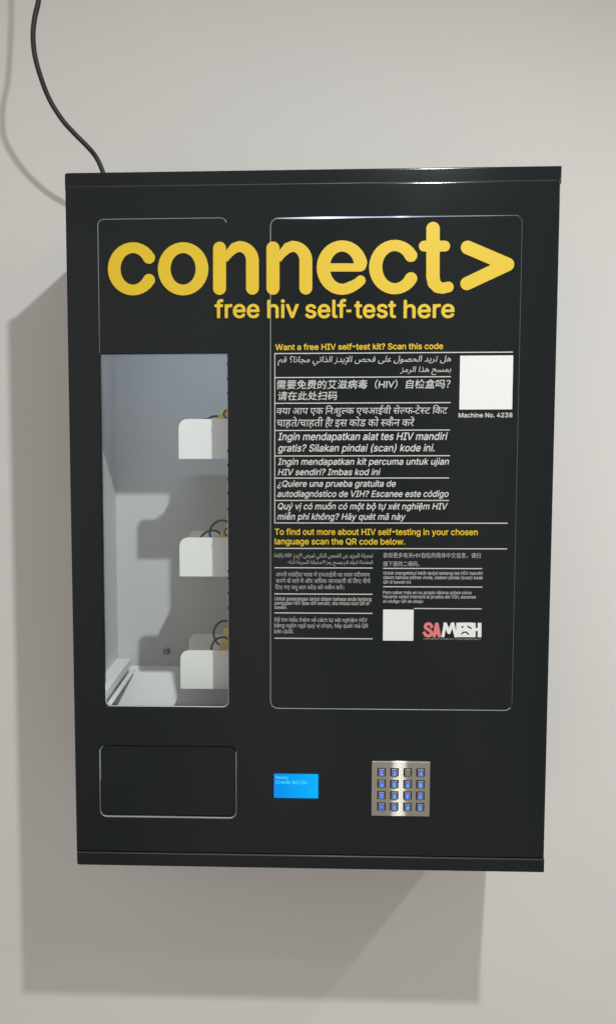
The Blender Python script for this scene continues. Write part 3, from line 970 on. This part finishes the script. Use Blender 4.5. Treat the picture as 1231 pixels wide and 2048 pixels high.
# ------------------------------------------------------------------ keypad
v, f = plate([rrect(KX0, KX1, KZ0, KZ1, 0.0010, 3)], -0.0030, 0.0029, 0.0006)
pad = Geo().add(v, f).done("keypad", M_STEEL, root)
KW = 0.0108
first = None
LEG = (("1", "2", "3", "A"), ("4", "5", "6", "B"), ("7", "8", "9", "C"), ("*", "0", "#", "D"))
for r, kz in enumerate([-0.3088, -0.32397, -0.3389, -0.35374]):
    for c, kx in enumerate([0.09257, 0.10869, 0.12543, 0.14152]):
        hw = KW / 2
        if first is None:
            rec = Geo().box((kx - hw, -0.0033, kz - hw), (kx + hw, -0.0028, kz + hw), 0.0002, 1).done("key_recess", M_DARK, pad)
            key = Geo().box((kx - hw + 0.0016, -0.0050, kz - hw + 0.0008), (kx + hw - 0.0016, -0.0033, kz + hw - 0.0008), 0.0006, 2).done("key", M_KEY, pad)
            first = (kx, kz, rec, key)
        else:
            for src in first[2:]:
                k = src.copy()
                COL.objects.link(k)
                k.location.x += kx - first[0]
                k.location.z += kz - first[1]
        if (r, c) != (0, 2):
            wob = ((r * 7 + c * 5) % 4 - 1.5) * 0.0002
            e = [(kx + wob + 0.0023 * math.cos(a), kz - 0.0002 + 0.0037 * math.sin(a)) for a in [2 * math.pi * q / 18 for q in range(18)]]
            vv, ff = plate([e], -0.00525, 0.0002)
            Geo().add(vv, ff).done("key_light", M_GLOW, pad)
            g = Geo()
            put_line(g, LEG[r][c], kx + wob - 0.0013, kx + wob + 0.0013, kz - 0.0030, kz + 0.0018, -0.0054, 'latin' if LEG[r][c] not in "*" else 'box', 0.03)
            g.done("key_legend", M_LEGEND, pad)

# ------------------------------------------------------------------ inside the window
TY = 0.055
TX0, TX1 = -0.1703, 0.27
for i, (zt, zb, (px, pz), (dx, dz)) in enumerate([(0.1412, 0.0886, (-0.13593, 0.14295), (0.01, 0.006)), (-0.0157, -0.068, (-0.12939, -0.00573), (0.0105, 0.0104)), (-0.1682, -0.2208, (-0.11727, -0.15106), (0.0005, 0.0142))]):
    shelf = Geo().box((TX0 + 0.0015, TY + 0.001, zb), (TX1, 0.215, zb + 0.0015)).done("shelf", M_TRAY, root)
    v, f = plate([rrect(TX0, TX1, zb, zt, (0, 0, 0, 0.0115))], TY, 0.0012, 0.0003)
    Geo().add(v, f).done("front_plate", M_TRAY, shelf)
    v, f = plate([rrect(TX0 + 0.001, TX1, zb + 0.0016, zt + 0.0005, (0, 0, 0, 0.0115))], 0.150, 0.0012, 0.0003)
    Geo().add(v, f).done("rear_plate", M_TRAY, shelf)
    # spiral of black wire that pushes the boxes forward
    R = 0.0115
    pts = []
    for k in range(-50, 141):
        u = k / 100.0
        a = 2 * math.pi * u
        pts.append((px + dx * u + R * math.sin(a), 0.064 + (0.040 if u > 0 else 0.012) * u, pz - R - 0.0015 + dz * u + R * math.cos(a)))
    Geo().tube(pts, 0.0015, 8).done("wire_spiral", M_WIRE, shelf, True)

# slanting chute that leads the boxes down to the flap, and the rail on the left wall above it
Geo().box((LX, 0.010, -0.4315), (0.291, LB, -0.4300)).done("cabinet_floor", M_LINER, root)
top, low = (LB, -0.2385), (0.106, -0.4185)
nrm = Vector((low[1] - top[1], -(low[0] - top[0]))).normalized() * 0.0015
sec = [top, low, (low[0] - nrm.x, low[1] - nrm.y), (top[0] - nrm.x, top[1] - nrm.y)]
vv = [(xx, q[0] if q[0] <= LB else LB, q[1]) for xx in (LX, 0.2905) for q in sec]
Geo().add(vv, [(3, 2, 1, 0), (4, 5, 6, 7), (0, 1, 5, 4), (1, 2, 6, 5), (2, 3, 7, 6), (3, 0, 4, 7)]).done("chute", M_TRAY, root)
rail = Geo().box((LX, 0.018, -0.2362), (-0.2700, 0.222, -0.2235), 0.0010, 2).done("side_rail", M_TRAY, root)
Geo().box((LX + 0.001, 0.100, -0.2234), (LX + 0.0085, 0.109, -0.2160), 0.0025, 3).done("rail_knob", M_KEY, rail)
Geo().box((-0.2698, 0.014, -0.2400), (-0.2677, 0.205, -0.2392)).done("rail_gap", M_DARK, rail)
Geo().box((-0.2676, 0.014, -0.2398), (-0.2608, 0.215, -0.2372), 0.0008, 2).done("rail_strip", M_TRAY, rail)

# screw in the back of the lining
sx_, sz_ = (-0.21542, -0.21432)
g = Geo()
ring = []
for rr_, yy in ((0.0062, 0.0), (0.0060, 0.0010), (0.0042, 0.0014), (0.0040, 0.0030), (0.0022, 0.0038), (0.0016, 0.0022), (0.0001, 0.0022)):
    ring.append([(sx_ + rr_ * math.cos(a), LB - yy, sz_ + rr_ * math.sin(a)) for a in [2 * math.pi * k / 20 for k in range(20)]])
vv = [q for rg in ring for q in rg]
ff = [(i * 20 + k, i * 20 + (k + 1) % 20, (i + 1) * 20 + (k + 1) % 20, (i + 1) * 20 + k) for i in range(len(ring) - 1) for k in range(20)]
g.add(vv, ff).done("screw", M_KEY, root, True)

# ------------------------------------------------------------------ boxes on the shelves
LABELS = ("yellow kit box with a black ring mark on the top shelf", "yellow kit box with a black ring mark on the middle shelf",
          "amber kit box in shade behind the wire spiral of the lowest shelf")
for i, (x, y, z, half, ang, ring_at) in enumerate([(-0.0921, 0.078, 0.1352, 0.027, 50.1, (-0.10628, 0.14839)), (-0.089, 0.078, -0.0199, 0.027, 57.2, (-0.1062, -0.00949)), (-0.0948, 0.086, -0.1709, 0.024, 74.0, None)]):
    lab = LABELS[i]
    bm = bmesh.new()
    bmesh.ops.create_cube(bm, size=1.0)
    a = math.radians(ang)
    for q in bm.verts:
        q.co = Vector((q.co.x * 2 * half, q.co.y * 0.018, q.co.z * 2 * half))
    bmesh.ops.bevel(bm, geom=list(bm.edges), offset=0.0008, segments=2, profile=0.5, affect='EDGES')
    bm.verts.index_update()
    rot = Matrix.Rotation(-a, 4, 'Y')
    vv = [rot @ q.co + Vector((x, y, z)) for q in bm.verts]
    ff = [[q.index for q in fc.verts] for fc in bm.faces]
    bm.free()
    kit = link_mesh("kit_box", vv, ff, M_KIT)
    tag(kit, lab, "box", "yellow boxes on the shelves inside the machine")
    if ring_at:
        ex, ez = ring_at
        ringp = [(ex + 0.0052 * math.cos(q), y - 0.0094, ez + 0.0052 * math.sin(q)) for q in [2 * math.pi * k / 24 for k in range(25)]]
        Geo().tube(ringp, 0.0010, 6, False).done("ring_mark", M_WIRE, kit)

# ------------------------------------------------------------------ cable
ctrl = [Vector(p) for p in [(-0.3466, 0.1, 0.9652), (-0.35, 0.1, 0.8593), (-0.3522, 0.1, 0.7837), (-0.3551, 0.1, 0.7392), (-0.3589, 0.1, 0.701), (-0.3645, 0.1, 0.6786), (-0.3673, 0.1, 0.6561), (-0.3655, 0.1, 0.6302), (-0.3603, 0.108, 0.6048), (-0.3515, 0.118, 0.5796), (-0.3369, 0.126, 0.5563), (-0.3211, 0.131, 0.5393), (-0.3056, 0.138, 0.5249), (-0.2954, 0.145, 0.5132), (-0.2874, 0.149, 0.4953), (-0.2804, 0.15, 0.467), (-0.2789, 0.15, 0.4372)]]
pts = []
for i in range(len(ctrl) - 1):
    p0, p1, p2, p3 = ctrl[max(i - 1, 0)], ctrl[i], ctrl[i + 1], ctrl[min(i + 2, len(ctrl) - 1)]
    for k in range(10):
        u = k / 10
        pts.append(0.5 * ((2 * p1) + (p2 - p0) * u + (2 * p0 - 5 * p1 + 4 * p2 - p3) * u * u + (3 * p1 - p0 - 3 * p2 + p3) * u ** 3))
pts.append(ctrl[-1])
cable = Geo().tube(pts, 0.0034, 16).done("power_cable", M_CABLE, None, True)
tag(cable, "black power cable hanging in a curve down to the top of the machine", "cable")
